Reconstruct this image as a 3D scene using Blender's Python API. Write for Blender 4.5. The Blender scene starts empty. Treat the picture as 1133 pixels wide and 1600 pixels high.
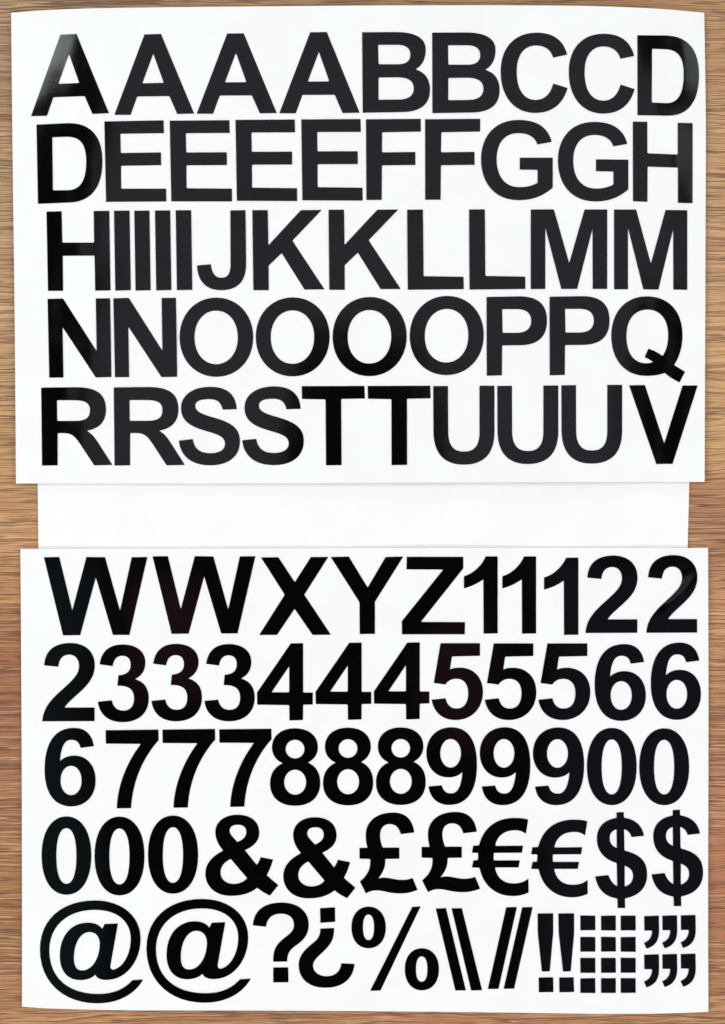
import bpy, math
from mathutils import Vector
from mathutils.geometry import delaunay_2d_cdt

scene = bpy.context.scene
# ------------------------------------------------------------------ camera, world, lamps
S = 0.000276            # metres per photo pixel on the table
CX, CY = 566.5, 800.0   # photo centre
H = 0.55                # the phone is held this high above the table

cam_d = bpy.data.cameras.new('camera')
cam = bpy.data.objects.new('camera', cam_d)
scene.collection.objects.link(cam)
cam.location = (0, 0, H)
cam.rotation_euler = (0, 0, 0)
cam_d.sensor_fit = 'VERTICAL'
cam_d.sensor_height = 24.0
cam_d.sensor_width = 24.0
cam_d.lens = 24.0 * H / (1600 * S)
cam_d.clip_start = 0.01
cam_d.clip_end = 50
scene.camera = cam

world = bpy.data.worlds.new('World')
scene.world = world
world.use_nodes = True
bg = world.node_tree.nodes['Background']
bg.inputs[0].default_value = (0.90, 0.96, 1.0, 1)
bg.inputs[1].default_value = 0.012


def lamp(name, loc, target, sx, sy, radiance, col):
    d = bpy.data.lights.new(name, 'AREA')
    d.shape = 'RECTANGLE'
    d.size, d.size_y = sx, sy
    d.energy = radiance * math.pi * sx * sy
    d.color = col
    o = bpy.data.objects.new(name, d)
    scene.collection.objects.link(o)
    o.location = loc
    v = Vector(target) - Vector(loc)
    o.rotation_euler = v.to_track_quat('-Z', 'Y').to_euler()
    return o


# large soft lamps added on four sides to light the paper evenly
lamp('added_soft_light_left', (-2.35, 0.1, 1.85), (0, 0, 0), 2.0, 1.9, 5.1, (0.985, 0.995, 1.0))
lamp('added_soft_light_right', (2.6, 0.0, 1.85), (0, 0, 0), 2.0, 1.9, 4.6, (0.985, 0.99, 1.0))
lamp('added_soft_light_near', (0.0, -3.0, 2.2), (0, 0, 0), 3.0, 1.6, 4.9, (1.0, 0.995, 0.98))
lamp('added_soft_light_far', (0.0, 3.3, 1.5), (0, 0, 0), 3.0, 1.5, 2.3, (0.98, 1.0, 0.99))


def reflection_panel(x0, x1, y0, y1, rad, col=(0.98, 0.95, 1.0)):
    """an added overhead panel, facing down, shaped to set reflections in the vinyl"""
    d = bpy.data.lights.new('added_reflection_light', 'AREA')
    d.shape = 'RECTANGLE'
    d.size, d.size_y = x1 - x0, y1 - y0
    d.energy = rad * math.pi * d.size * d.size_y
    d.color = col
    o = bpy.data.objects.new('added_reflection_light', d)
    scene.collection.objects.link(o)
    o.location = ((x0 + x1) / 2, (y0 + y1) / 2, 2.4)


GREY = (0.84, 0.87, 1.0)  # added panels with a gap
reflection_panel(-0.76, -0.22, 0.50, 3.20, 0.57, GREY)
reflection_panel(-0.215, 0.38, 0.46, 1.00, 0.57, GREY)
reflection_panel(0.385, 0.96, 0.50, 3.20, 0.57, GREY)
reflection_panel(-0.66, -0.22, 0.03, 0.496, 0.57, GREY)
reflection_panel(0.16, 0.375, 0.03, 0.456, 0.57, GREY)
reflection_panel(0.385, 0.77, 0.03, 0.496, 0.57, GREY)
reflection_panel(-1.55, -0.985, 0.93, 1.60, 4.6, (0.93, 1.0, 0.99))  # added bright panel that makes the glare on the first A
reflection_panel(1.22, 1.75, 0.93, 1.70, 1.6, (0.88, 0.98, 1.0))  # added panel for the streak along the sheet's right edge
reflection_panel(1.02, 1.30, 0.62, 0.90, 0.95, (1.0, 0.92, 0.97))  # added panel that lifts the right-hand H to grey
reflection_panel(0.42, 1.30, -1.50, -0.10, 0.17, (0.62, 0.66, 1.0))  # this and the next: dim bluish panels added for the lower sheet's sides
reflection_panel(-1.30, -0.63, -1.50, -0.10, 0.14, (0.50, 0.85, 1.0))
reflection_panel(-0.54, -0.36, -0.44, -0.15, 0.21, (1.0, 0.36, 0.50))  # this and the next: invented red panels for reddish reflections
reflection_panel(0.16, 0.30, -0.52, -0.27, 0.21, (1.0, 0.36, 0.50))
reflection_panel(1.34, 2.00, -1.00, 0.20, 0.95, (0.82, 0.84, 1.0))  # added panel for the glare streak on the last digit two

scene.view_settings.view_transform = 'Standard'
scene.view_settings.look = 'None'
scene.view_settings.exposure = 0.0
scene.view_settings.gamma = 1.0


# ------------------------------------------------------------------ helpers
def smooth(t):
    t = max(0.0, min(1.0, t))
    return t * t * (3 - 2 * t)


def gauss(px, py, cx, cy, sx, sy):
    return math.exp(-((px - cx) / sx) ** 2 - ((py - cy) / sy) ** 2)


def P(px, py, z):
    """a point of the table top seen at photo pixel (px, py), at height z"""
    k = S * (1 - z / H)
    return ((px - CX) * k, (CY - py) * k, z)


def pwl(pts, t):
    """smooth interpolation (Catmull-Rom) through (t, value) pairs"""
    n = len(pts)
    if t <= pts[0][0]:
        return pts[0][1]
    if t >= pts[-1][0]:
        return pts[-1][1]
    for i in range(n - 1):
        if pts[i][0] <= t <= pts[i + 1][0]:
            break
    t0, v0 = pts[i]
    t1, v1 = pts[i + 1]
    m0 = (v1 - pts[i - 1][1]) / (t1 - pts[i - 1][0]) if i > 0 else (v1 - v0) / (t1 - t0)
    m1 = (pts[i + 2][1] - v0) / (pts[i + 2][0] - t0) if i + 2 < n else (v1 - v0) / (t1 - t0)
    h = t1 - t0
    u = (t - t0) / h
    return ((2*u**3 - 3*u*u + 1) * v0 + (u**3 - 2*u*u + u) * h * m0 +
            (-2*u**3 + 3*u*u) * v1 + (u**3 - u*u) * h * m1)


# height of the upper face of each sheet, as a function of the place on the table
def z_upper(px, py):
    fx = 1 - abs((px - 560) / 545) ** 4
    fy = smooth((560 - py) / 620) * 0.9 + 0.1
    z = 0.0014 + 0.0050 * max(fx, 0) * fy
    t = min(1.0, max(0.0, (py - 330) / 425))
    t = t * t / 0.2 if t < 0.1 else t - 0.05
    z += 0.0023 * t * (0.45 + 0.55 * smooth((px - 150) / 500) * (1 - smooth((px - 900) / 200)))
    z += 0.00010 * math.sin(px / 61.0 + py / 97.0) + 0.00006 * math.sin(py / 43.0 - px / 131.0)
    # small wrinkles near the drooping left and right edges
    edge = smooth((190 - px) / 90) + smooth((px - 980) / 60)
    z += edge * (0.000011 * math.sin(px / 6.3 + py / 57.0) + 0.000014 * math.sin(px / 11.1 - py / 41.0 + 1.0) + 0.000006 * math.sin(py / 9.0 + px / 23.0))
    return z


def z_blank(px, py):
    return 0.0006 + 0.00012 * math.sin(px / 47.0 + py / 31.0) + 0.00010 * math.sin(px / 103.0 - py / 19.0)


def z_lower(px, py):
    fx = 1 - abs((px - 570) / 540) ** 4
    fy = smooth((py - 1250) / 420)
    z = 0.0014 + 0.0016 * max(fx, 0) * fy
    z += 0.00006 * math.sin(px / 71.0 + py / 83.0) + 0.00005 * math.sin(py / 57.0 - px / 111.0)
    d = (px - 1058) * 0.75 + (py - 938) * 0.66
    e = -(px - 1058) * 0.66 + (py - 938) * 0.75
    z += 0.00048 * math.exp(-(d / 13) ** 2 - (e / 40) ** 2)
    return z


# ------------------------------------------------------------------ materials
def new_mat(name):
    m = bpy.data.materials.new(name)
    m.use_nodes = True
    nt = m.node_tree
    return m, nt, nt.nodes['Principled BSDF']


class N:
    """tiny wrapper for writing node trees"""
    def __init__(self, nt):
        self.nt = nt

    def _set(self, sock, v):
        if isinstance(v, bpy.types.NodeSocket):
            self.nt.links.new(v, sock)
        else:
            sock.default_value = v

    def coord(self):
        g = self.nt.nodes.new('ShaderNodeNewGeometry')
        return g.outputs['Position']

    def sep(self, v):
        n = self.nt.nodes.new('ShaderNodeSeparateXYZ')
        self._set(n.inputs[0], v)
        return n.outputs[0], n.outputs[1], n.outputs[2]

    def comb(self, x, y, z=0.0):
        n = self.nt.nodes.new('ShaderNodeCombineXYZ')
        self._set(n.inputs[0], x); self._set(n.inputs[1], y); self._set(n.inputs[2], z)
        return n.outputs[0]

    def m(self, op, a, b=0.0, c=0.0, clamp=False):
        n = self.nt.nodes.new('ShaderNodeMath')
        n.operation = op
        n.use_clamp = clamp
        self._set(n.inputs[0], a); self._set(n.inputs[1], b)
        if op in ('MULTIPLY_ADD', 'SMOOTH_MIN', 'WRAP'):
            self._set(n.inputs[2], c)
        return n.outputs[0]

    def noise(self, v, scale=1.0, detail=4.0, rough=0.5, dist=0.0):
        n = self.nt.nodes.new('ShaderNodeTexNoise')
        self._set(n.inputs['Vector'], v)
        n.inputs['Scale'].default_value = scale
        n.inputs['Detail'].default_value = detail
        n.inputs['Roughness'].default_value = rough
        n.inputs['Distortion'].default_value = dist
        return n.outputs['Fac'] if 'Fac' in n.outputs else n.outputs[0]

    def ramp(self, f, stops, interp='LINEAR'):
        n = self.nt.nodes.new('ShaderNodeValToRGB')
        n.color_ramp.interpolation = interp
        e = n.color_ramp.elements
        while len(e) < len(stops):
            e.new(0.5)
        for i, (p, c) in enumerate(stops):
            e[i].position = p
            if not isinstance(c, tuple):
                c = (c, c, c)
            e[i].color = (c[0], c[1], c[2], 1)
        self._set(n.inputs[0], f)
        return n.outputs[0]

    def mix(self, f, a, b, mode='MIX'):
        n = self.nt.nodes.new('ShaderNodeMix')
        n.data_type = 'RGBA'
        n.blend_type = mode
        self._set(n.inputs[0], f)
        self._set(n.inputs[6], a if isinstance(a, bpy.types.NodeSocket) else (a[0], a[1], a[2], 1))
        self._set(n.inputs[7], b if isinstance(b, bpy.types.NodeSocket) else (b[0], b[1], b[2], 1))
        return n.outputs[2]

    def maprange(self, v, a, b, c, d):
        n = self.nt.nodes.new('ShaderNodeMapRange')
        self._set(n.inputs[0], v)
        for i, q in enumerate((a, b, c, d)):
            n.inputs[i + 1].default_value = q
        return n.outputs[0]

    def bump(self, h, strength, dist, normal=None):
        n = self.nt.nodes.new('ShaderNodeBump')
        n.inputs['Strength'].default_value = strength
        n.inputs['Distance'].default_value = dist
        self._set(n.inputs['Height'], h)
        if normal is not None:
            self._set(n.inputs['Normal'], normal)
        return n.outputs[0]


def lin(r, g, b):
    def f(c):
        c /= 255.0
        return c / 12.92 if c <= 0.04045 else ((c + 0.055) / 1.055) ** 2.4
    return (f(r), f(g), f(b))


def make_vinyl():
    m, nt, b = new_mat('black_vinyl')
    n = N(nt)
    p = n.coord()
    b.inputs['Base Color'].default_value = (0.0007, 0.0007, 0.0009, 1)
    b.inputs['IOR'].default_value = 1.5
    mott = n.noise(p, 1500, 3, 0.6)
    nt.links.new(n.maprange(mott, 0.3, 0.7, 0.06, 0.11), b.inputs['Roughness'])
    g = n.noise(p, 1900, 2, 0.6)
    nt.links.new(n.ramp(g, [(0.38, (0.0002, 0.0002, 0.0003)), (0.72, (0.0030, 0.0028, 0.0036))]), b.inputs['Base Color'])
    h = n.noise(p, 900, 2, 0.5)
    h2 = n.noise(p, 60, 2, 0.5)
    nb = n.bump(h, 0.20, 0.00002)
    nb = n.bump(h2, 0.30, 0.00015, nb)
    nt.links.new(nb, b.inputs['Normal'])
    return m


def make_paper(name, col, rough, seed):
    m, nt, b = new_mat(name)
    n = N(nt)
    p = n.coord()
    x, y, z = n.sep(p)
    q = n.comb(n.m('ADD', x, seed), y, 0.0)
    c = n.noise(q, 35, 4, 0.6)
    fine = n.noise(q, 2200, 2, 0.6)
    cc = n.ramp(c, [(0.35, (col[0] * 0.975, col[1] * 0.972, col[2] * 0.965)), (0.65, col)])
    cc = n.mix(0.02, cc, n.ramp(fine, [(0.3, 0.55), (0.7, 1.0)]), 'MULTIPLY')
    nt.links.new(cc, b.inputs['Base Color'])
    b.inputs['Roughness'].default_value = rough
    b.inputs['Specular IOR Level'].default_value = 0.35
    nb = n.bump(fine, 0.25, 0.00004)
    nb = n.bump(n.noise(q, 28, 3, 0.5), 0.30, 0.0010, nb)
    nt.links.new(nb, b.inputs['Normal'])
    return m


def make_wood():
    m, nt, b = new_mat('oak_wood')
    n = N(nt)
    p = n.coord()
    x, y, z = n.sep(p)
    t = n.maprange(y, 800 * S, -800 * S, 0.0, 1.0)      # runs down the table
    wob = n.noise(n.comb(n.m('MULTIPLY', x, 7), n.m('MULTIPLY', y, 12)), 1.0, 2, 0.5)
    t = n.m('ADD', t, n.m('MULTIPLY_ADD', wob, 0.05, -0.025))
    L = lambda r, g, bb: lin(r, g, bb)
    left = n.ramp(t, [
        (0.00, L(166, 138, 108)), (0.06, L(162, 132, 104)), (0.16, L(168, 138, 107)), (0.27, L(176, 144, 108)),
        (0.36, L(185, 150, 110)), (0.44, L(186, 147, 104)), (0.53, L(183, 138, 96)), (0.585, L(178, 131, 88)),
        (0.61, L(157, 106, 74)), (0.70, L(155, 104, 73)), (0.78, L(160, 112, 78)), (0.86, L(160, 116, 76)),
        (0.93, L(158, 112, 74)), (1.00, L(170, 122, 84))])
    right = n.ramp(t, [
        (0.00, L(172, 134, 98)), (0.06, L(180, 142, 104)), (0.16, L(182, 146, 108)), (0.25, L(184, 146, 108)),
        (0.31, L(190, 153, 110)), (0.42, L(195, 158, 112)), (0.465, L(184, 142, 102)), (0.475, L(166, 120, 88)),
        (0.54, L(166, 121, 88)), (0.60, L(188, 140, 104)), (0.70, L(180, 130, 93)), (0.78, L(172, 119, 86)),
        (0.86, L(170, 114, 82)), (1.00, L(172, 122, 84))])
    sx = n.maprange(x, -0.11, 0.11, 0.0, 1.0)
    base = n.mix(sx, left, right)
    # the wavy flow of the grain
    w1 = n.noise(n.comb(n.m('MULTIPLY', x, 9), n.m('MULTIPLY', y, 22), 3.1), 1.0, 2, 0.5)
    w2 = n.noise(n.comb(n.m('MULTIPLY', x, 60), n.m('MULTIPLY', y, 75), 7.7), 1.0, 2, 0.5)
    yy = n.m('ADD', y, n.m('MULTIPLY_ADD', w1, 0.007, -0.0035))
    yy = n.m('ADD', yy, n.m('MULTIPLY_ADD', w2, 0.0016, -0.0008))
    # broad tonal streaks
    s1 = n.noise(n.comb(n.m('MULTIPLY', x, 7), n.m('MULTIPLY', yy, 150), 1.0), 1.0, 4, 0.6)
    s2 = n.noise(n.comb(n.m('MULTIPLY', x, 24), n.m('MULTIPLY', yy, 560), 5.0), 1.0, 4, 0.65)
    s3 = n.noise(n.comb(n.m('MULTIPLY', x, 110), n.m('MULTIPLY', yy, 1700), 9.0), 1.0, 3, 0.65)
    c = n.mix(0.6, base, n.ramp(s1, [(0.30, (0.78, 0.72, 0.68)), (0.52, (1.0, 1.0, 1.0)), (0.72, (1.14, 1.15, 1.13))]), 'MULTIPLY')
    c = n.mix(0.4, c, n.ramp(s2, [(0.30, (0.74, 0.68, 0.64)), (0.46, (0.98, 0.97, 0.96)), (0.70, (1.20, 1.21, 1.20))]), 'MULTIPLY')
    c = n.mix(0.55, c, n.ramp(s3, [(0.32, (0.66, 0.61, 0.58)), (0.55, (1.0, 1.0, 1.0)), (0.72, (1.22, 1.22, 1.22))]), 'MULTIPLY')
    # thin wavy dark lines from rims of stretched growth figures, masked; pale lips paint light on the embossing
    def rim(f, level, w0, w1):
        return n.ramp(n.m('ABSOLUTE', n.m('SUBTRACT', f, level)), [(w0, 1.0), (w1, 0.0)])

    def mask(sx, sy, seed, lo, hi):
        return n.ramp(n.noise(n.comb(n.m('MULTIPLY', x, sx), n.m('MULTIPLY', yy, sy), seed), 1.0, 2, 0.5), [(lo, 0.0), (hi, 1.0)])

    l1 = n.noise(n.comb(n.m('MULTIPLY', x, 9), n.m('MULTIPLY', yy, 290), 21.0), 1.0, 2, 0.5)
    k1 = mask(26, 110, 2.0, 0.32, 0.48)
    l2 = n.noise(n.comb(n.m('MULTIPLY', x, 12), n.m('MULTIPLY', yy, 500), 40.0), 1.0, 2, 0.5)
    k2 = mask(36, 220, 12.0, 0.36, 0.52)
    d1 = n.m('MULTIPLY', rim(l1, 0.5, 0.005, 0.024), k1)
    d2 = n.m('MULTIPLY', rim(l2, 0.47, 0.006, 0.030), k2)
    g1 = n.m('MULTIPLY', rim(l1, 0.535, 0.006, 0.022), k1)
    g2 = n.m('MULTIPLY', rim(l2, 0.525, 0.008, 0.030), k2)
    r3 = n.ramp(n.noise(n.comb(n.m('MULTIPLY', x, 50), n.m('MULTIPLY', yy, 1000), 55.0), 1.0, 2, 0.5), [(0.31, 0.8), (0.38, 0.0)])
    pm = n.m('MAXIMUM', n.m('MAXIMUM', d1, n.m('MULTIPLY', d2, 0.85)), r3)
    gm = n.m('MAXIMUM', g1, g2)
    c = n.mix(n.m('MULTIPLY', gm, 0.34), c, (0.72, 0.50, 0.31))  # light along the embossed grain, put into the colour
    c = n.mix(n.m('MULTIPLY', pm, 0.64), c, (0.095, 0.042, 0.024))
    c = n.mix(1.0, c, (1.05, 1.0, 0.92), 'MULTIPLY')
    nt.links.new(c, b.inputs['Base Color'])
    nt.links.new(n.maprange(s2, 0.3, 0.7, 0.60, 0.46), b.inputs['Roughness'])
    b.inputs['Specular IOR Level'].default_value = 0.4
    nb = n.bump(n.m('MULTIPLY', pm, -1.0), 0.8, 0.00035)
    nb = n.bump(s2, 0.6, 0.0005, nb)
    nb = n.bump(s3, 0.4, 0.0002, nb)
    nt.links.new(nb, b.inputs['Normal'])
    return m


VINYL = make_vinyl()
SHEET = make_paper('coated_white_sheet', (0.848, 0.857, 0.853), 0.42, 0.0)
BLANK = make_paper('plain_white_paper', (0.858, 0.860, 0.864), 0.62, 3.0)
WOOD = make_wood()


def link_mesh(name, verts, faces, mat, parent=None, smooth_faces=None, normals=None):
    me = bpy.data.meshes.new(name)
    me.from_pydata(verts, [], faces)
    me.materials.append(mat)
    if smooth_faces is not None:
        me.polygons.foreach_set('use_smooth', smooth_faces)
    me.update()
    if normals is not None:
        me.normals_split_custom_set_from_vertices(normals)
    o = bpy.data.objects.new(name, me)
    scene.collection.objects.link(o)
    if parent is not None:
        o.parent = parent
    return o


# ------------------------------------------------------------------ the table
def build_table():
    nx = ny = 2
    a, bb = 1.2, 1.2
    t = 0.028
    v = [(-a, -bb, 0), (a, -bb, 0), (a, bb, 0), (-a, bb, 0), (-a, -bb, -t), (a, -bb, -t), (a, bb, -t), (-a, bb, -t)]
    f = [(0, 1, 2, 3), (7, 6, 5, 4), (0, 4, 5, 1), (1, 5, 6, 2), (2, 6, 7, 3), (3, 7, 4, 0)]
    o = link_mesh('tabletop', v, f, WOOD)
    o['kind'] = 'structure'
    o['label'] = 'brown oak wood surface with horizontal grain under the sheets'


build_table()


# ------------------------------------------------------------------ the sheets
def build_sheet(name, top, bottom, left, right, zf, thick, mat, label, cat, group=None, step=13.0):
    """top/bottom: (px, py) pairs; left/right: (py, px) pairs"""
    x0, x1 = top[0][0], top[-1][0]
    y0, y1 = left[0][0], left[-1][0]
    nu, nv = int((x1 - x0) / step), int((y1 - y0) / step)
    verts = []
    for layer in (0, 1):
        for j in range(nv + 1):
            v = j / nv
            for i in range(nu + 1):
                u = i / nu
                px0 = x0 + (x1 - x0) * u
                py = pwl(top, px0) * (1 - v) + pwl(bottom, px0) * v
                yy = y0 + (y1 - y0) * v
                px = pwl(left, yy) * (1 - u) + pwl(right, yy) * u
                z = zf(px, py)
                X, Y, Z = P(px, py, z)
                verts.append((X, Y, Z - (thick if layer else 0)))
    w = nu + 1
    n = w * (nv + 1)
    faces, sm = [], []
    for j in range(nv):
        for i in range(nu):
            a = j * w + i
            faces.append((a, a + w, a + w + 1, a + 1)); sm.append(True)
            faces.append((a + n, a + 1 + n, a + w + 1 + n, a + w + n)); sm.append(True)
    ring = [i for i in range(w)] + [j * w + nu for j in range(1, nv + 1)] + \
           [nv * w + i for i in range(nu - 1, -1, -1)] + [j * w for j in range(nv - 1, 0, -1)]
    # side walls with their own vertices so that the rim stays crisp
    base = len(verts)
    for r in ring:
        verts.append(verts[r])
    for r in ring:
        verts.append(verts[r + n])
    m = len(ring)
    for k in range(m):
        k2 = (k + 1) % m
        faces.append((base + k, base + k2, base + m + k2, base + m + k)); sm.append(False)
    o = link_mesh(name, verts, faces, mat, None, sm)
    o['label'] = label
    o['category'] = cat
    if group:
        o['group'] = group
    return o


build_sheet('paper_sheet', [(59, 700), (300, 700), (700, 700), (1076, 700)],
            [(59, 905), (500, 905), (1076, 905)],
            [(700, 58.5), (760, 59), (857, 60), (905, 60)], [(700, 1077), (757, 1077), (856, 1074.5), (905, 1074)],
            z_blank, 0.0002, BLANK,
            'plain blank white paper tucked between the upper and lower sticker sheets', 'paper')
build_sheet('sticker_sheet',
            [(17, 20), (60, 16.5), (130, 13.5), (210, 12), (400, 10), (600, 8.5), (850, 8.5), (960, 10.5), (1040, 14.5), (1101, 20)],
            [(17, 755.5), (300, 755.5), (560, 754.5), (800, 753.5), (1101, 753)],
            [(20, 17.5), (120, 18.5), (300, 20.5), (450, 22.5), (600, 24), (755, 25)],
            [(20, 1100.5), (80, 1101.5), (200, 1103), (350, 1102.5), (500, 1102), (753, 1101)],
            z_upper, 0.00022, SHEET,
            'upper white backing sheet carrying black letters A to V', 'sticker sheet', 'white sticker backing sheets')
build_sheet('sticker_sheet',
            [(33, 857.5), (300, 857), (700, 856), (1107, 856)],
            [(33, 1573), (80, 1576), (212, 1578.5), (400, 1579), (700, 1581), (940, 1584), (1040, 1583.5), (1107, 1581)],
            [(857, 32), (1000, 33), (1200, 34), (1400, 34.5), (1578, 34.5)],
            [(857, 1106.5), (1000, 1107), (1200, 1107), (1400, 1106.5), (1582, 1107)],
            z_lower, 0.00022, SHEET,
            'lower white backing sheet carrying W to Z, numbers and symbols', 'sticker sheet', 'white sticker backing sheets')


# ------------------------------------------------------------------ glyph outlines
# coordinates are thirds of a photo pixel; h = quarter arc leaving level, v = quarter arc leaving upright
def ring(x0, y0, x1, y1, kx=0.56, ky=0.56):
    cx, cy = (x0 + x1) / 2, (y0 + y1) / 2
    ax, ay = (x1 - x0) / 2, (y1 - y0) / 2
    hx, hy = ax * kx, ay * ky
    return ('M %f %f C %f %f %f %f %f %f C %f %f %f %f %f %f C %f %f %f %f %f %f C %f %f %f %f %f %f Z ' % (
        cx, y0, cx + hx, y0, x1, cy - hy, x1, cy, x1, cy + hy, cx + hx, y1, cx, y1,
        cx - hx, y1, x0, cy + hy, x0, cy, x0, cy - hy, cx - hx, y0, cx, y0))


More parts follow.
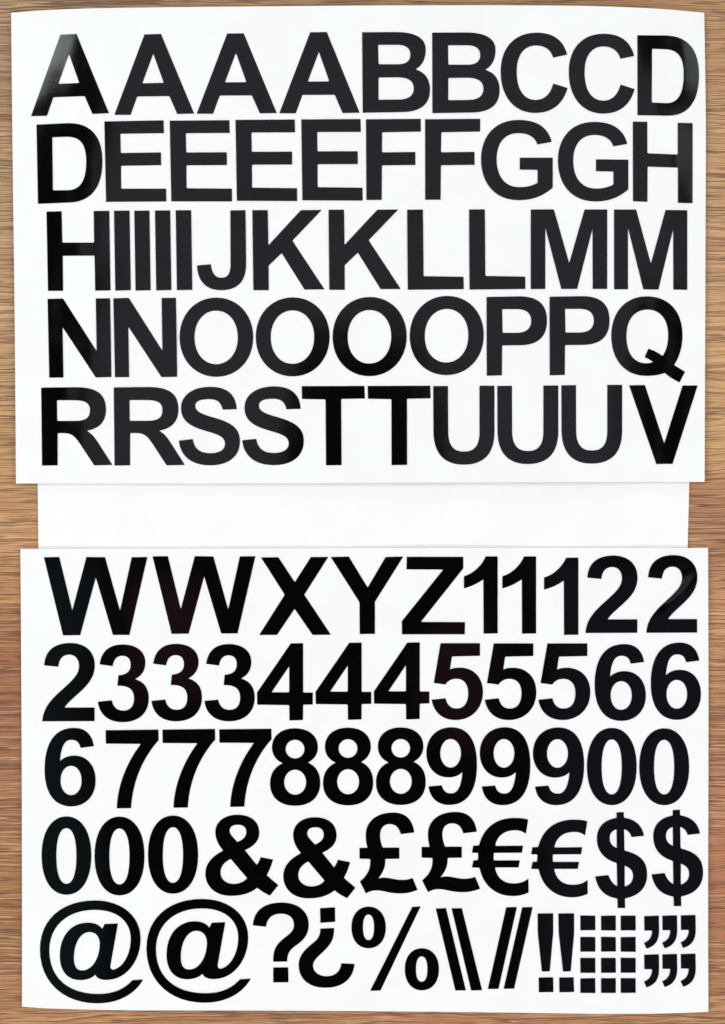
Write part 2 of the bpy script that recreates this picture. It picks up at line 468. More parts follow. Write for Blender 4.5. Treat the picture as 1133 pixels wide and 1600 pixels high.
G = {
 'A': ('M 617 41 L 694 39 L 849 412 L 770 414 L 733 330 L 583 332 L 552 418 L 476 418 Z M 658 131 L 707 268 L 607 270 Z', 20, 40),
 'B': ('M 587 31 L 745 30 C 840 30 885 60 885 112 C 885 160 865 190 836 205 C 882 217 905 252 905 300 C 905 370 860 405 770 405 L 590 408 Z '
       'M 662 90 L 755 90 C 795 91 813 108 813 136 C 813 165 795 181 755 181 L 664 181 Z '
       'M 664 243 L 755 242 C 805 243 829 260 829 294 C 829 328 805 345 760 346 L 664 347 Z', 370, 40),
 'C': ('M 468 136 C 450 65 400 33 325 33 C 225 33 157 100 157 215 C 157 335 222 409 318 409 C 395 409 448 370 470 292 L 403 271 '
       'C 390 322 362 348 320 348 C 265 348 232 300 232 215 C 232 135 268 93 322 93 C 365 93 393 115 402 150 Z', 730, 40),
 'D': ('M 111 50 L 260 43 C 370 42 420 110 420 222 C 420 345 365 412 265 415 L 118 421 Z '
       'M 185 109 L 255 107 C 315 107 344 140 344 222 C 344 320 312 357 255 357 L 188 358 Z', 20, 178),
 'E': ('M 429 35 L 706 30 L 708 90 L 504 93 L 506 183 L 694 180 L 695 240 L 507 243 L 508 350 L 718 350 L 719 410 L 437 412 Z', 20, 178),
 'F': ('M 605 25 L 862 23 L 862 83 L 681 86 L 680 180 L 836 178 L 837 239 L 680 241 L 679 403 L 607 403 Z', 370, 178),
 'G': ('M 395 131 C 378 62 325 28 240 28 C 130 28 65 105 65 212 C 65 325 130 404 240 404 C 305 404 355 385 400 345 L 400 205 L 246 205 '
       'L 246 261 L 329 262 L 329 323 C 300 338 275 343 245 343 C 178 343 138 295 138 212 C 138 135 175 90 240 90 C 288 90 318 110 328 143 Z', 730, 178),
 'H': ('M 158 47 L 229 45 L 232 192 L 381 192 L 379 44 L 452 43 L 458 416 L 386 417 L 383 253 L 234 254 L 236 418 L 165 418 Z', 20, 315),
 'I': ('M 475 43 L 547 42 L 553 415 L 481 417 Z', 20, 315),
 'J': ('M 1019 42 L 1090 41 L 1093 290 C 1093 375 1050 413 975 413 C 905 413 865 370 863 298 L 928 292 C 932 335 948 355 978 355 '
       'C 1008 355 1020 335 1020 290 Z', 20, 315),
 'K': ('M 73 40 L 145 40 L 148 205 L 300 40 L 397 39 L 260 183 L 410 411 L 317 412 L 210 241 L 149 300 L 150 415 L 78 415 Z', 370, 315),
 'L': ('M 798 38 L 872 37 L 875 349 L 1062 352 L 1063 410 L 801 413 Z', 370, 315),
 'M': ('M 298 37 L 406 36 L 478 288 L 550 37 L 656 37 L 656 409 L 588 409 L 587 127 L 515 409 L 441 409 L 366 122 L 366 409 L 298 410 Z', 730, 315),
 'N': ('M 163 36 L 235 34 L 392 281 L 388 34 L 455 33 L 461 402 L 388 404 L 233 168 L 237 404 L 171 405 Z', 20, 455),
 'O': (ring(781, 30, 1126, 401, 0.57, 0.58) + ring(851, 91, 1054, 342, 0.57, 0.60), 20, 455),
 'P': ('M 91 27 L 245 24 C 330 24 374 60 374 138 C 374 215 330 252 250 253 L 164 254 L 163 394 L 92 396 Z '
       'M 164 84 L 235 84 C 280 85 300 105 300 139 C 300 176 275 195 230 195 L 166 195 Z', 730, 455),
 'Q': ('M 840 24 C 945 24 1008 95 1008 205 C 1008 262 992 312 968 345 L 1020 377 L 994 427 C 965 412 940 397 925 382 C 900 392 870 396 838 396 '
       'C 738 396 675 320 675 208 C 675 98 742 24 840 24 Z '
       'M 845 86 C 903 86 941 130 941 205 C 941 250 930 285 914 303 C 895 288 875 277 848 269 L 831 309 C 845 314 858 322 870 331 '
       'C 862 335 850 337 838 337 C 780 337 746 290 746 210 C 746 130 785 86 845 86 Z', 730, 455),
 'R': ('M 133 47 L 295 45 C 390 45 436 75 436 150 C 436 210 400 240 345 249 C 375 265 390 290 412 325 L 466 409 L 381 411 L 320 318 '
       'C 290 272 275 260 235 260 L 210 260 L 210 411 L 137 412 Z '
       'M 207 106 L 290 106 C 342 107 361 120 361 153 C 361 190 340 203 285 203 L 208 203 Z', 20, 590),
 'S': ('M 1049 148 C 1045 80 1005 43 925 43 C 840 43 788 85 788 143 C 788 205 835 230 905 250 C 965 267 994 278 994 310 C 994 340 965 354 925 354 '
       'C 875 354 850 332 843 288 L 778 295 C 785 370 840 411 925 411 C 1015 411 1064 365 1064 298 C 1064 235 1020 210 945 188 '
       'C 880 170 855 158 855 132 C 855 110 880 101 920 101 C 960 101 976 118 983 150 Z', 20, 590),
 'T': ('M 304 41 L 598 40 L 600 99 L 489 101 L 491 410 L 418 411 L 416 103 L 306 101 Z', 370, 590),
 'U': ('M 141 39 L 210 38 L 211 255 C 212 320 240 343 285 343 C 330 343 356 320 357 255 L 357 37 L 427 37 L 427 250 '
       'C 427 350 380 404 283 404 C 190 404 143 350 142 250 Z', 730, 590),
 'V': ('M 759 36 L 833 35 L 923 308 L 1009 37 L 1079 37 L 962 403 L 886 404 Z', 730, 590),
 'W': ('M 146 48 L 218 47 L 279 297 L 345 47 L 432 48 L 502 298 L 557 48 L 630 47 L 546 411 L 469 411 L 389 142 L 316 412 L 236 413 Z', 20, 855),
 'X': ('M 114 48 L 195 47 L 272 164 L 347 46 L 428 46 L 316 222 L 440 409 L 355 410 L 271 288 L 189 410 L 106 410 L 225 222 Z', 370, 855),
 'Y': ('M 441 46 L 525 44 L 613 189 L 697 46 L 779 44 L 647 255 L 647 405 L 576 406 L 575 257 Z', 370, 855),
 'Z': ('M 796 45 L 1061 45 L 1061 99 L 862 350 L 1069 351 L 1068 408 L 774 408 L 773 347 L 967 105 L 795 104 Z', 370, 855),
 '1': ('M 267 43 L 323 43 L 323 404 L 257 405 L 256 150 C 225 173 195 185 165 193 L 165 136 C 205 125 247 90 267 43 Z', 730, 855),
 '2': ('M 563 143 C 567 75 610 39 685 39 C 755 39 798 80 798 142 C 798 195 770 230 725 270 C 690 302 670 318 658 338 L 797 338 L 797 401 L 554 402 '
       'C 560 340 590 305 650 252 C 705 203 725 180 725 145 C 725 112 705 93 680 93 C 650 93 632 112 629 149 Z', 730, 855),
 '3': ('M 407 144 C 415 85 450 51 515 51 C 580 51 621 85 621 135 C 621 170 605 197 572 213 C 615 225 637 255 637 303 C 637 370 590 414 515 414 '
       'C 445 414 405 375 399 318 L 464 312 C 470 345 490 360 518 360 C 550 360 568 340 568 303 C 568 262 545 242 490 244 L 495 195 '
       'C 535 193 552 175 552 147 C 552 118 538 104 513 104 C 488 104 473 120 468 152 Z', 20, 990),
 '4': ('M 253 46 L 311 45 L 311 276 L 356 276 L 356 332 L 311 333 L 310 405 L 247 407 L 246 335 L 96 333 L 95 276 Z M 246 152 L 246 275 L 163 275 Z', 370, 990),
 '5': ('M 125 46 L 309 46 L 309 105 L 178 108 L 169 169 C 185 161 200 160 218 160 C 280 162 323 205 323 275 C 323 350 270 405 195 405 '
       'C 130 405 92 365 83 310 L 148 303 C 155 335 172 351 200 351 C 235 351 254 325 254 279 C 254 235 232 212 198 212 C 178 212 160 220 147 239 L 93 232 Z', 730, 990),
 '6': ('M 829 133 C 820 80 790 49 735 49 C 640 49 597 125 597 240 C 597 350 645 409 722 409 C 790 409 837 360 837 290 C 837 220 795 176 737 176 '
       'C 708 176 685 186 669 202 C 675 135 690 104 722 104 C 748 104 760 115 766 141 Z '
       + ring(672, 223, 771, 357, 0.58, 0.58), 730, 990),
 '7': ('M 435 48 L 682 45 L 683 95 C 610 175 560 290 554 413 L 487 414 C 490 300 540 190 600 112 L 436 111 Z', 20, 1125),
 '8': ('M 272 39 C 335 39 380 72 380 128 C 380 160 362 185 333 200 C 372 215 391 250 391 295 C 391 362 345 402 273 402 C 205 402 156 365 156 298 '
       'C 156 250 180 217 216 203 C 182 188 165 162 165 128 C 165 75 208 39 272 39 Z ' + ring(229, 93, 317, 180) + ring(222, 233, 325, 350), 370, 1125),
 '9': ('M 898 311 L 960 306 C 966 330 978 344 1005 344 C 1035 344 1052 310 1057 243 C 1040 262 1015 269 990 269 C 930 269 888 220 888 155 '
       'C 888 85 935 34 1005 34 C 1080 34 1125 90 1125 210 C 1125 330 1080 398 995 398 C 940 398 905 365 898 311 Z ' + ring(953, 89, 1050, 223), 370, 1125),
 '0': (ring(135, 62, 368, 429, 0.55, 0.66) + ring(204, 117, 298, 378, 0.55, 0.72), 20, 1255),
 '&': ('M 366 66 C 430 66 467 100 467 150 C 467 190 440 215 400 232 L 455 301 C 465 288 470 275 473 265 L 530 276 C 523 305 512 330 501 350 '
       'L 555 396 L 516 445 C 495 435 475 423 457 408 C 425 435 385 446 335 446 C 262 446 218 400 218 342 C 218 290 255 258 301 234 '
       'C 275 205 264 175 264 148 C 264 100 305 66 366 66 Z '
       'M 368 113 C 393 113 407 125 407 148 C 407 170 390 185 365 194 C 345 170 330 158 330 142 C 330 122 345 113 368 113 Z '
       'M 335 273 L 411 363 C 395 383 370 390 350 390 C 310 390 288 365 288 338 C 288 308 305 288 335 273 Z', 370, 1255),
 '\u00a3': ('M 831 137 C 822 75 790 44 732 44 C 655 44 604 85 604 150 C 604 172 607 190 612 209 L 575 209 L 575 260 L 625 261 C 628 305 615 335 577 367 '
       'L 605 423 C 635 402 665 407 705 416 C 760 427 800 425 846 406 L 823 350 C 795 362 765 362 725 353 C 700 348 685 346 662 353 '
       'C 685 325 698 295 695 261 L 761 260 L 761 208 L 683 208 C 675 185 671 170 671 150 C 671 115 690 98 715 98 C 745 98 760 115 768 145 Z', 370, 1255),
 '\u20ac': ('M 286 77 L 275 144 C 262 132 245 127 225 127 C 172 127 140 155 132 200 L 262 199 L 257 232 L 125 233 L 125 268 L 247 268 L 241 301 L 131 301 '
       'C 140 350 170 376 218 376 C 248 376 270 368 287 353 L 288 418 C 265 430 240 435 213 435 C 135 435 75 385 59 302 L 24 301 L 31 268 L 52 267 '
       'L 53 233 L 24 232 L 30 199 L 57 198 C 75 118 135 69 222 69 C 247 69 268 71 286 77 Z', 730, 1255),
 '$': ('M 700 43 L 734 42 L 734 68 C 785 75 820 102 828 153 L 770 159 C 764 138 752 127 735 122 L 737 222 C 800 238 843 262 843 335 '
       'C 843 395 805 435 739 446 L 740 491 L 705 491 L 704 447 C 650 438 612 410 600 343 L 662 337 C 670 362 685 380 703 389 L 701 281 '
       'C 640 262 608 225 608 165 C 608 110 645 77 700 69 Z '
       'M 700 122 C 680 128 668 142 668 163 C 668 188 680 202 701 210 Z M 738 293 C 765 303 777 318 777 341 C 777 365 765 382 738 391 Z', 730, 1255),
 '@': ('M 610 406 C 575 470 500 518 395 518 C 240 518 127 420 127 265 C 127 130 225 36 385 36 C 510 36 598 110 598 215 C 598 320 530 405 445 408 '
       'C 415 410 390 400 387 383 C 370 400 345 409 315 409 C 255 409 220 365 220 295 C 220 200 275 140 350 140 C 382 140 405 150 418 170 L 430 146 '
       'L 492 144 L 457 340 C 455 355 462 362 472 360 C 515 350 552 290 552 215 C 552 135 490 80 385 80 C 250 80 171 160 171 270 C 171 400 260 474 400 474 '
       'C 480 474 528 445 560 409 Z '
       'M 358 184 C 392 184 407 210 407 240 C 407 300 375 364 325 364 C 298 364 286 345 286 305 C 286 240 315 184 358 184 Z', 20, 1395),
 'comma': ('M 829 109 L 898 107 L 899 175 C 899 225 880 250 840 262 L 828 235 C 855 225 866 205 866 177 L 830 177 Z', 730, 1395),
 'square': ('M 530 107 L 599 107 L 599 176 L 530 176 Z', 730, 1395),
 'bar': ('M 330 97 L 403 96 L 403 190 L 387 368 L 350 368 L 331 190 Z', 730, 1395),
}
K = 2.997


def parse(path, steps=12):
    toks = path.split()
    loops, cur = [], []
    i = 0
    while i < len(toks):
        t = toks[i]
        if t == 'M':
            cur = [(float(toks[i+1]), float(toks[i+2]))]; i += 3
        elif t == 'L':
            cur.append((float(toks[i+1]), float(toks[i+2]))); i += 3
        elif t == 'C':
            x0, y0 = cur[-1]
            x1, y1, x2, y2, x3, y3 = [float(q) for q in toks[i+1:i+7]]
            for s in range(1, steps + 1):
                u = s / steps; w = 1 - u
                cur.append((w**3*x0 + 3*w*w*u*x1 + 3*w*u*u*x2 + u**3*x3, w**3*y0 + 3*w*w*u*y1 + 3*w*u*u*y2 + u**3*y3))
            i += 7
        elif t == 'Z':
            if len(cur) > 2 and abs(cur[0][0]-cur[-1][0]) < 0.01 and abs(cur[0][1]-cur[-1][1]) < 0.01:
                cur.pop()
            loops.append(cur); cur = []; i += 1
        else:
            raise ValueError(t)
    return loops


def area(l):
    return 0.5 * sum(l[i][0]*l[(i+1) % len(l)][1] - l[(i+1) % len(l)][0]*l[i][1] for i in range(len(l)))


def round_corners(loop, hole, r_out, r_in):
    """blunt the corners as the cutter's blade does; inner corners more"""
    out = []
    n = len(loop)
    sgn = 1 if area(loop) > 0 else -1
    if hole:
        sgn = -sgn
    for i in range(n):
        a, b, c = Vector(loop[i-1]), Vector(loop[i]), Vector(loop[(i+1) % n])
        d1, d2 = a - b, c - b
        l1, l2 = d1.length, d2.length
        if l1 < 1e-6 or l2 < 1e-6:
            continue
        ang = math.degrees(math.acos(max(-1, min(1, -d1.dot(d2) / (l1 * l2)))))
        if ang < 24:
            out.append(tuple(b)); continue
        cross = (b - a).x * (c - b).y - (b - a).y * (c - b).x
        r = r_out if cross * sgn > 0 else r_in
        t = min(r, 0.45 * l1, 0.45 * l2)
        p, q = b + d1 * (t / l1), b + d2 * (t / l2)
        for s in (0.0, 0.33, 0.67, 1.0):
            out.append(tuple(p * (1-s)**2 + b * (2*s*(1-s)) + q * s*s))
    return out


def inside(loops, x, y):
    c = False
    for l in loops:
        n = len(l)
        j = n - 1
        for i in range(n):
            xi, yi = l[i]; xj, yj = l[j]
            if (yi > y) != (yj > y) and x < (xj - xi) * (y - yi) / (yj - yi) + xi:
                c = not c
            j = i
    return c


def zf_normal(zf, px, py, e=1.5):
    gx = (zf(px + e, py) - zf(px - e, py)) / (2 * e * S)
    gy = -(zf(px, py + e) - zf(px, py - e)) / (2 * e * S)
    l = math.sqrt(gx * gx + gy * gy + 1)
    return (-gx / l, -gy / l, 1 / l)


def glyph_mesh(name, loops, zf, parent=None, lift=0.00003, thick=0.00016):
    """loops in photo pixels -> a vinyl piece lying on the sheet's surface"""
    pts, edges = [], []
    for l in loops:
        b = len(pts)
        pts += [Vector(p) for p in l]
        edges += [(b + i, b + (i + 1) % len(l)) for i in range(len(l))]
    nb = len(pts)
    xs = [p[0] for p in pts]; ys = [p[1] for p in pts]
    st = 5.0
    y = min(ys) + st / 2
    while y < max(ys):
        x = min(xs) + st / 2
        while x < max(xs):
            if inside(loops, x, y) and min((x-q[0])**2 + (y-q[1])**2 for q in pts[:nb]) > 6:
                pts.append(Vector((x, y)))
            x += st
        y += st
    ov, oe, of, a1, a2, a3 = delaunay_2d_cdt(pts, edges, [], 0, 1e-5)
    tris = []
    for f in of:
        cx = sum(ov[i][0] for i in f) / len(f); cy = sum(ov[i][1] for i in f) / len(f)
        if inside(loops, cx, cy):
            a, b, c = (ov[i] for i in f)
            s = (b[0]-a[0])*(c[1]-a[1]) - (b[1]-a[1])*(c[0]-a[0])
            # photo y runs down, so a positive turn here is clockwise in the world
            tris.append(tuple(f) if s < 0 else (f[0], f[2], f[1]))
    verts = []
    for p in ov:
        z = zf(p[0], p[1]) + lift + thick
        verts.append(P(p[0], p[1], z))
    n = len(verts)
    normals = [zf_normal(zf, p[0], p[1]) for p in ov]
    for p in ov:
        z = zf(p[0], p[1]) + lift
        verts.append(P(p[0], p[1], z))
    normals += [tuple(-c for c in q) for q in normals]
    faces = list(tris); sm = [True] * len(tris)
    faces += [(t[0] + n, t[2] + n, t[1] + n) for t in tris]; sm += [True] * len(tris)
    # the rim: boundary edges of the triangulation, with vertices of their own
    cnt = {}
    for t in tris:
        for k in range(3):
            e = (t[k], t[(k+1) % 3])
            cnt[e] = cnt.get(e, 0) + 1
    for (a, b) in list(cnt):
        if (b, a) not in cnt:
            base = len(verts)
            verts += [verts[b], verts[a], verts[a + n], verts[b + n]]
            nx, ny = verts[b][1] - verts[a][1], verts[a][0] - verts[b][0]
            ln = math.hypot(nx, ny) or 1.0
            normals += [(nx / ln, ny / ln, 0.0)] * 4
            faces.append((base, base + 1, base + 2, base + 3)); sm.append(True)
    return link_mesh(name, verts, faces, VINYL, parent, sm, normals)


def tilt_lean(cx, cy):
    """how a row leans at a place: the raised, drooping sheet bends the rows"""
    if cy < 800:
        t = pwl([(60, -0.036), (110, -0.033), (240, -0.012), (380, -0.003), (850, 0.002), (930, 0.012), (1030, 0.027), (1090, 0.032)], cx)
        t *= pwl([(40, 1.0), (115, 1.0), (250, 0.85), (390, 0.45), (525, 0.15), (660, 0.0)], cy)
        l = pwl([(60, 0.017), (300, 0.015), (550, 0.008), (730, 0.0), (1100, 0.0)], cx)
        return t, l
    t = 0.0
    return t, 0.0


LOOPS = {}
for g, (path, rx, ry) in G.items():
    ls = parse(path)
    areas = [abs(area(l)) for l in ls]
    big = areas.index(max(areas))
    ls = [round_corners(l, i != big, 2.0, 5.0) for i, l in enumerate(ls)]
    ls = [[(rx + x / K, ry + y / K) for x, y in l] for l in ls]
    xs = [p[0] for l in ls for p in l]; ys = [p[1] for l in ls for p in l]
    LOOPS[g] = (ls, (min(xs) + max(xs)) / 2, (min(ys) + max(ys)) / 2)


def fit(glyph, box):
    """the outline of a glyph, leaned for its place and fitted to its box in the photo"""
    ls, gx, gy = LOOPS[glyph]
    x0, y0, x1, y1 = box
    t0, l0 = tilt_lean(gx, gy)
    t1, l1 = tilt_lean((x0 + x1) / 2, (y0 + y1) / 2)
    dt, dl = t1 - t0, l1 - l0
    ls = [[(x + dl * (y - gy), y + dt * (x - gx)) for x, y in l] for l in ls]
    xs = [p[0] for l in ls for p in l]; ys = [p[1] for l in ls for p in l]
    ax, bx, ay, by = min(xs), max(xs), min(ys), max(ys)
    return [[(x0 + (x - ax) / (bx - ax) * (x1 - x0), y0 + (y - ay) / (by - ay) * (y1 - y0)) for x, y in l] for l in ls]


# ------------------------------------------------------------------ the stickers, row by row
ROWS = [
 (40, 'top row of upper sheet', [
  ('A', 20, 86, 39, 450, 424), ('A', 20, 476, 39, 849, 418), ('A', 20, 862, 36, 1236, 413), ('A', 370, 200, 30, 575, 411),
  ('B', 370, 587, 30, 905, 408), ('B', 370, 915, 32, 1231, 410), ('C', 730, 157, 33, 470, 409), ('C', 730, 476, 38, 784, 412),
  ('D', 730, 797, 45, 1086, 422)]),
 (178, 'second row of upper sheet', [
  ('D', 20, 111, 43, 420, 421), ('E', 20, 429, 30, 719, 412), ('E', 20, 735, 29, 1027, 410), ('E', 20, 1043, 26, 1332, 408),
  ('E', 370, 302, 24, 590, 406), ('F', 370, 605, 23, 862, 403), ('F', 370, 882, 23, 1140, 402), ('G', 730, 65, 28, 401, 404),
  ('G', 730, 425, 37, 755, 410), ('H', 730, 776, 36, 1056, 418)]),
 (315, 'middle row of upper sheet', [
  ('H', 20, 158, 43, 458, 418), ('I', 20, 474, 42, 553, 417), ('I', 20, 569, 42, 646, 417), ('I', 20, 666, 41, 743, 416),
  ('I', 20, 763, 40, 841, 415), ('J', 20, 863, 40, 1093, 415), ('K', 370, 73, 39, 410, 415), ('K', 370, 430, 37, 767, 413),
  ('L', 370, 798, 37, 1063, 413), ('L', 730, 9, 36, 273, 412), ('M', 730, 298, 36, 656, 410), ('M', 730, 688, 37, 1031, 413)]),
 (455, 'fourth row of upper sheet', [
  ('N', 20, 163, 33, 462, 405), ('N', 20, 471, 31, 770, 403), ('O', 20, 781, 30, 1126, 401), ('O', 370, 89, 29, 435, 399),
  ('O', 370, 449, 27, 796, 398), ('O', 370, 810, 22, 1157, 393), ('P', 730, 91, 24, 374, 396), ('P', 730, 386, 23, 667, 394),
  ('Q', 730, 675, 24, 1020, 427)]),
 (590, 'bottom row of upper sheet', [
  ('R', 20, 133, 45, 466, 412), ('R', 20, 473, 44, 805, 412), ('S', 20, 778, 43, 1064, 411), ('S', 370, 26, 41, 314, 410),
  ('T', 370, 304, 39, 600, 411), ('T', 370, 613, 38, 908, 410), ('U', 370, 920, 38, 1207, 408), ('U', 730, 141, 37, 427, 405),
  ('U', 730, 441, 34, 726, 403), ('V', 730, 759, 35, 1079, 405)]),
 (855, 'top row of lower sheet', [
  ('W', 20, 146, 46, 630, 413), ('W', 20, 655, 42, 1136, 406), ('X', 370, 106, 46, 440, 411), ('Y', 370, 441, 44, 779, 407),
  ('Z', 370, 773, 45, 1069, 408), ('1', 370, 1064, 43, 1222, 405), ('1', 730, 165, 43, 323, 405), ('1', 730, 360, 49, 521, 411),
  ('2', 730, 554, 39, 798, 402), ('2', 730, 839, 37, 1078, 401)]),
 (990, 'second row of lower sheet', [
  ('2', 20, 138, 44, 384, 411), ('3', 20, 399, 51, 637, 415), ('3', 20, 650, 48, 886, 411), ('3', 20, 898, 49, 1133, 411),
  ('4', 370, 95, 45, 356, 407), ('4', 370, 369, 42, 630, 404), ('4', 370, 642, 41, 902, 402), ('5', 370, 913, 45, 1153, 405),
  ('5', 730, 83, 46, 324, 405), ('5', 730, 334, 46, 577, 405), ('6', 730, 597, 49, 837, 409), ('6', 730, 860, 42, 1095, 404)]),
 (1125, 'middle row of lower sheet', [
  ('6', 20, 149, 37, 388, 405), ('7', 20, 435, 45, 683, 414), ('7', 20, 701, 42, 948, 411), ('7', 20, 967, 41, 1212, 407),
  ('8', 370, 156, 39, 391, 402), ('8', 370, 404, 36, 639, 400), ('8', 370, 652, 35, 885, 398), ('9', 370, 888, 34, 1125, 398),
  ('9', 730, 59, 34, 296, 399), ('9', 730, 308, 35, 548, 399), ('0', 730, 561, 37, 794, 399), ('0', 730, 806, 39, 1040, 399)]),
 (1255, 'fourth row of lower sheet', [
  ('0', 20, 135, 62, 368, 429), ('0', 20, 383, 63, 617, 432), ('0', 20, 633, 58, 868, 424), ('&', 20, 902, 54, 1243, 434),
  ('&', 370, 218, 66, 555, 446), ('\u00a3', 370, 575, 44, 846, 423), ('\u00a3', 370, 866, 41, 1139, 417), ('\u20ac', 730, 23, 69, 288, 435),
  ('\u20ac', 730, 300, 77, 565, 441), ('$', 730, 600, 42, 843, 491), ('$', 730, 864, 31, 1105, 482)]),
 (1395, 'bottom row of lower sheet', [
  ('@', 20, 127, 36, 610, 518), ('@', 20, 626, 29, 1114, 515)]),
]
DIGITS = ['zero', 'one', 'two', 'three', 'four', 'five', 'six', 'seven', 'eight', 'nine']
ORD = ['first', 'second', 'third', 'fourth', 'fifth']
WORDS = {'&': 'ampersand', '\u00a3': 'pound sign', '\u20ac': 'euro sign', '$': 'dollar sign', '@': 'at sign'}


def tag(o, label, cat, group):
    o['label'] = label
    o['category'] = cat
    if group:
        o['group'] = group


for ry, where, items in ROWS:
    zf = z_upper if ry < 800 else z_lower
    for k, (g, rx, X0, Y0, X1, Y1) in enumerate(items):
        box = (rx + X0 / K, ry + Y0 / K, rx + X1 / K, ry + Y1 / K)
        if g in WORDS:
            word, name, cat = WORDS[g], WORDS[g].replace(' ', '_') + '_sticker', 'symbol sticker'
        elif g.isdigit():
            word, name, cat = 'digit ' + DIGITS[int(g)], 'number_sticker', 'number sticker'
        else:
            word, name, cat = 'letter ' + g, 'letter_sticker', 'letter sticker'
        same = [i for i, it in enumerate(items) if it[0] == g]
        if len(same) == 1:
            if k == 0:
                label = 'black %s starting the %s, left of %s' % (word, where, items[k+1][0])
            elif k == len(items) - 1:
                label = 'black %s ending the %s, right of %s' % (word, where, items[k-1][0])
            else:
                label = 'black %s between %s and %s, %s' % (word, items[k-1][0], items[k+1][0], where)
        elif len(same) == 2:
            label = 'black %s, %s one of the pair, %s' % (word, 'left' if same.index(k) == 0 else 'right', where)
        elif len(same) == 3:
            label = 'black %s, %s of the three, %s' % (word, ['leftmost', 'middle', 'rightmost'][same.index(k)], where)
        else:
            label = 'black %s, %s from left of four, %s' % (word, ORD[same.index(k)], where)
        if ry == 40 and k == 0:
            label = 'black letter A with grey glare on left leg, top left corner'
        if ry == 855 and k == 9:
            label = 'black digit two with a pale glare streak, ending the top row of lower sheet'
        o = glyph_mesh(name, fit(g, box), zf)
        tag(o, label, cat, 'black %s stickers' % word)


# --- the last row's signs made of several cut pieces
def loops_abs(path, rx=370, ry=1395, round_r=(2.0, 4.0)):
    ls = parse(path)
    areas = [abs(area(l)) for l in ls]
    big = areas.index(max(areas))
    ls = [round_corners(l, i != big, *round_r) for i, l in enumerate(ls)]
    return [[(rx + x / K, ry + y / K) for x, y in l] for l in ls]


def compound(name, label, group, pieces, rx):
    e = bpy.data.objects.new(name, None)
    scene.collection.objects.link(e)
    e.empty_display_size = 0.01
    lp = [(pn, loops_abs(path, rx)) for pn, path in pieces]
    allp = [p for _, ls in lp for l in ls for p in l]
    cx = sum(p[0] for p in allp) / len(allp); cy = sum(p[1] for p in allp) / len(allp)
    e.location = P(cx, cy, z_lower(cx, cy))
    tag(e, label, 'symbol sticker', group)
    for pn, ls in lp:
        o = glyph_mesh(pn, ls, z_lower)
        for v in o.data.vertices:
            v.co = v.co - e.location
        o.parent = e
    return e


compound('question_mark_sticker', 'black upright question mark right of the second at sign', None, [
    ('hook', 'M 75 153 C 80 85 125 46 210 46 C 290 46 337 90 337 148 C 337 195 315 220 280 245 C 245 270 237 285 236 322 L 171 323 '
             'C 170 270 180 245 225 210 C 255 188 268 175 268 150 C 268 118 245 98 207 98 C 165 98 142 120 137 159 Z'),
    ('dot', 'M 171 350 L 241 349 L 242 419 L 171 420 Z')], 370)
compound('question_mark_sticker', 'black upside down question mark left of the percent sign', None, [
    ('hook', 'M 391 168 L 456 165 C 456 215 445 240 395 285 C 365 312 357 325 357 342 C 357 370 385 391 420 391 C 460 391 485 370 490 330 '
             'L 552 334 C 545 400 500 445 415 445 C 335 445 290 400 290 340 C 290 300 310 275 345 245 C 380 218 392 205 391 168 Z'),
    ('dot', 'M 390 72 L 460 68 L 461 136 L 392 141 Z')], 370)
compound('percent_sign_sticker', 'black percent sign between upside down question mark and backslashes', None, [
    ('ring', ring(537, 65, 698, 260, 0.6, 0.6) + ring(591, 102, 643, 222, 0.6, 0.68)),
    ('slash', 'M 822 66 L 861 64 L 673 458 L 625 459 Z'),
    ('ring', ring(787, 260, 947, 457, 0.6, 0.6) + ring(839, 298, 893, 417, 0.6, 0.68))], 370)
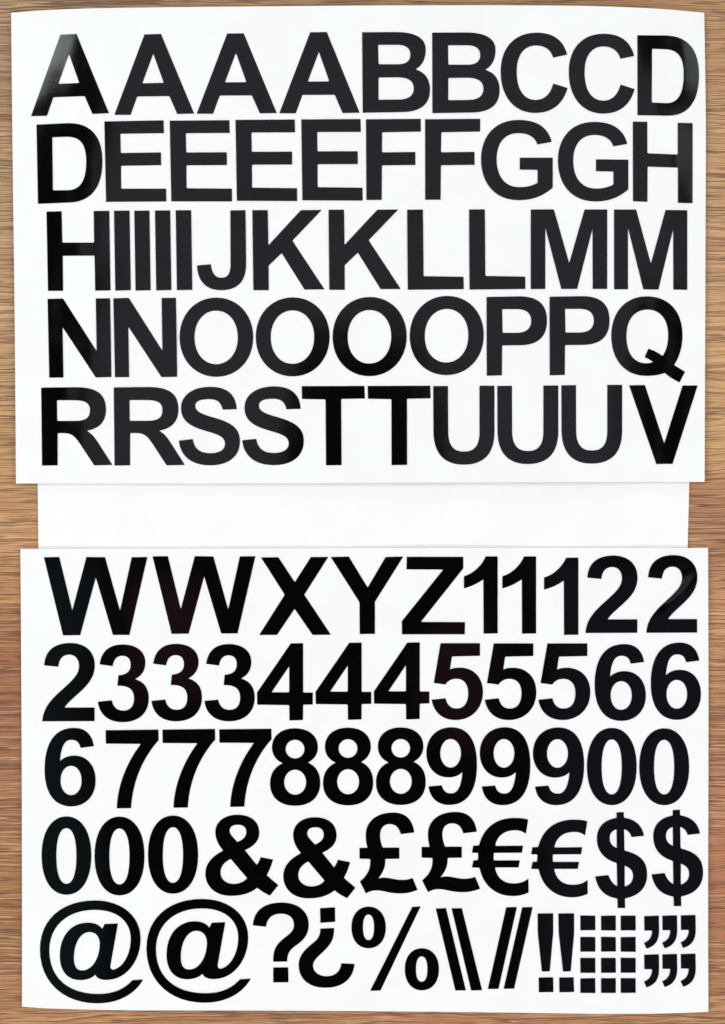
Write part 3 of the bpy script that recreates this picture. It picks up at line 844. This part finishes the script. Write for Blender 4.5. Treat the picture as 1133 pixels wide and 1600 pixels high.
for side, x, xr in (('left', (330, 403, 403, 387, 350, 331), (335, 403, 404, 336)), ('right', (427, 501, 501, 485, 449, 429), (431, 499, 501, 432))):
    compound('exclamation_mark_sticker', 'black exclamation mark, %s of the pair beside the grid of squares' % side, 'black exclamation mark stickers', [
        ('stroke', 'M %d 97 L %d 96 L %d 190 L %d 368 L %d 369 L %d 190 Z' % x),
        ('dot', 'M %d 397 L %d 396 L %d 465 L %d 466 Z' % xr)], 730)


def single(name, label, group, path, rx):
    o = glyph_mesh(name, loops_abs(path, rx), z_lower)
    tag(o, label, 'symbol sticker', group)


single('backslash_sticker', 'black backslash stripe, left of the pair beside the percent sign', 'black backslash stickers', 'M 932 74 L 980 72 L 1073 457 L 1024 458 Z', 370)
single('backslash_sticker', 'black backslash stripe, right of the pair, beside the forward slashes', 'black backslash stickers', 'M 1006 73 L 1054 72 L 1149 456 L 1098 458 Z', 370)
single('slash_sticker', 'black forward slash stripe, left of the pair, beside the backslashes', 'black forward slash stickers', 'M 183 68 L 233 67 L 147 450 L 97 451 Z', 730)
single('slash_sticker', 'black forward slash stripe, right of the pair, beside the exclamation marks', 'black forward slash stickers', 'M 258 68 L 307 67 L 220 449 L 171 450 Z', 730)
rn = ['top', 'second', 'third', 'bottom']
cn = ['left', 'middle', 'right']
for r, (ya, yb) in enumerate(((107, 176), (207, 276), (305, 375), (400, 469))):
    for c, (xa, xb) in enumerate(((530, 600), (627, 696), (719, 789))):
        j = ((r * 5 + c * 3) % 4 - 1.5) * 0.6
        single('full_stop_sticker', 'small black square full stop, %s row and %s column of the square grid' % (rn[r], cn[c]), 'black square full stop stickers',
               'M %f %f L %f %f L %f %f L %f %f Z' % (xa, ya + j, xb, ya - j * 0.5, xb + 0.5, yb + j, xa + 0.5, yb), 730)
for r, yo in enumerate((0, 181)):
    for c, (xo, yc) in enumerate(((0, 0), (85, -1.5), (171.5, -3))):
        base = LOOPS['comma'][0]
        dx, dy = xo / K, (yo + yc) / K
        o = glyph_mesh('comma_sticker', [[(x + dx, y + dy) for x, y in l] for l in base], z_lower)
        tag(o, 'small black comma, %s of three in the %s row of commas' % (['leftmost', 'middle', 'rightmost'][c], ['upper', 'lower'][r]), 'symbol sticker', 'black comma stickers')
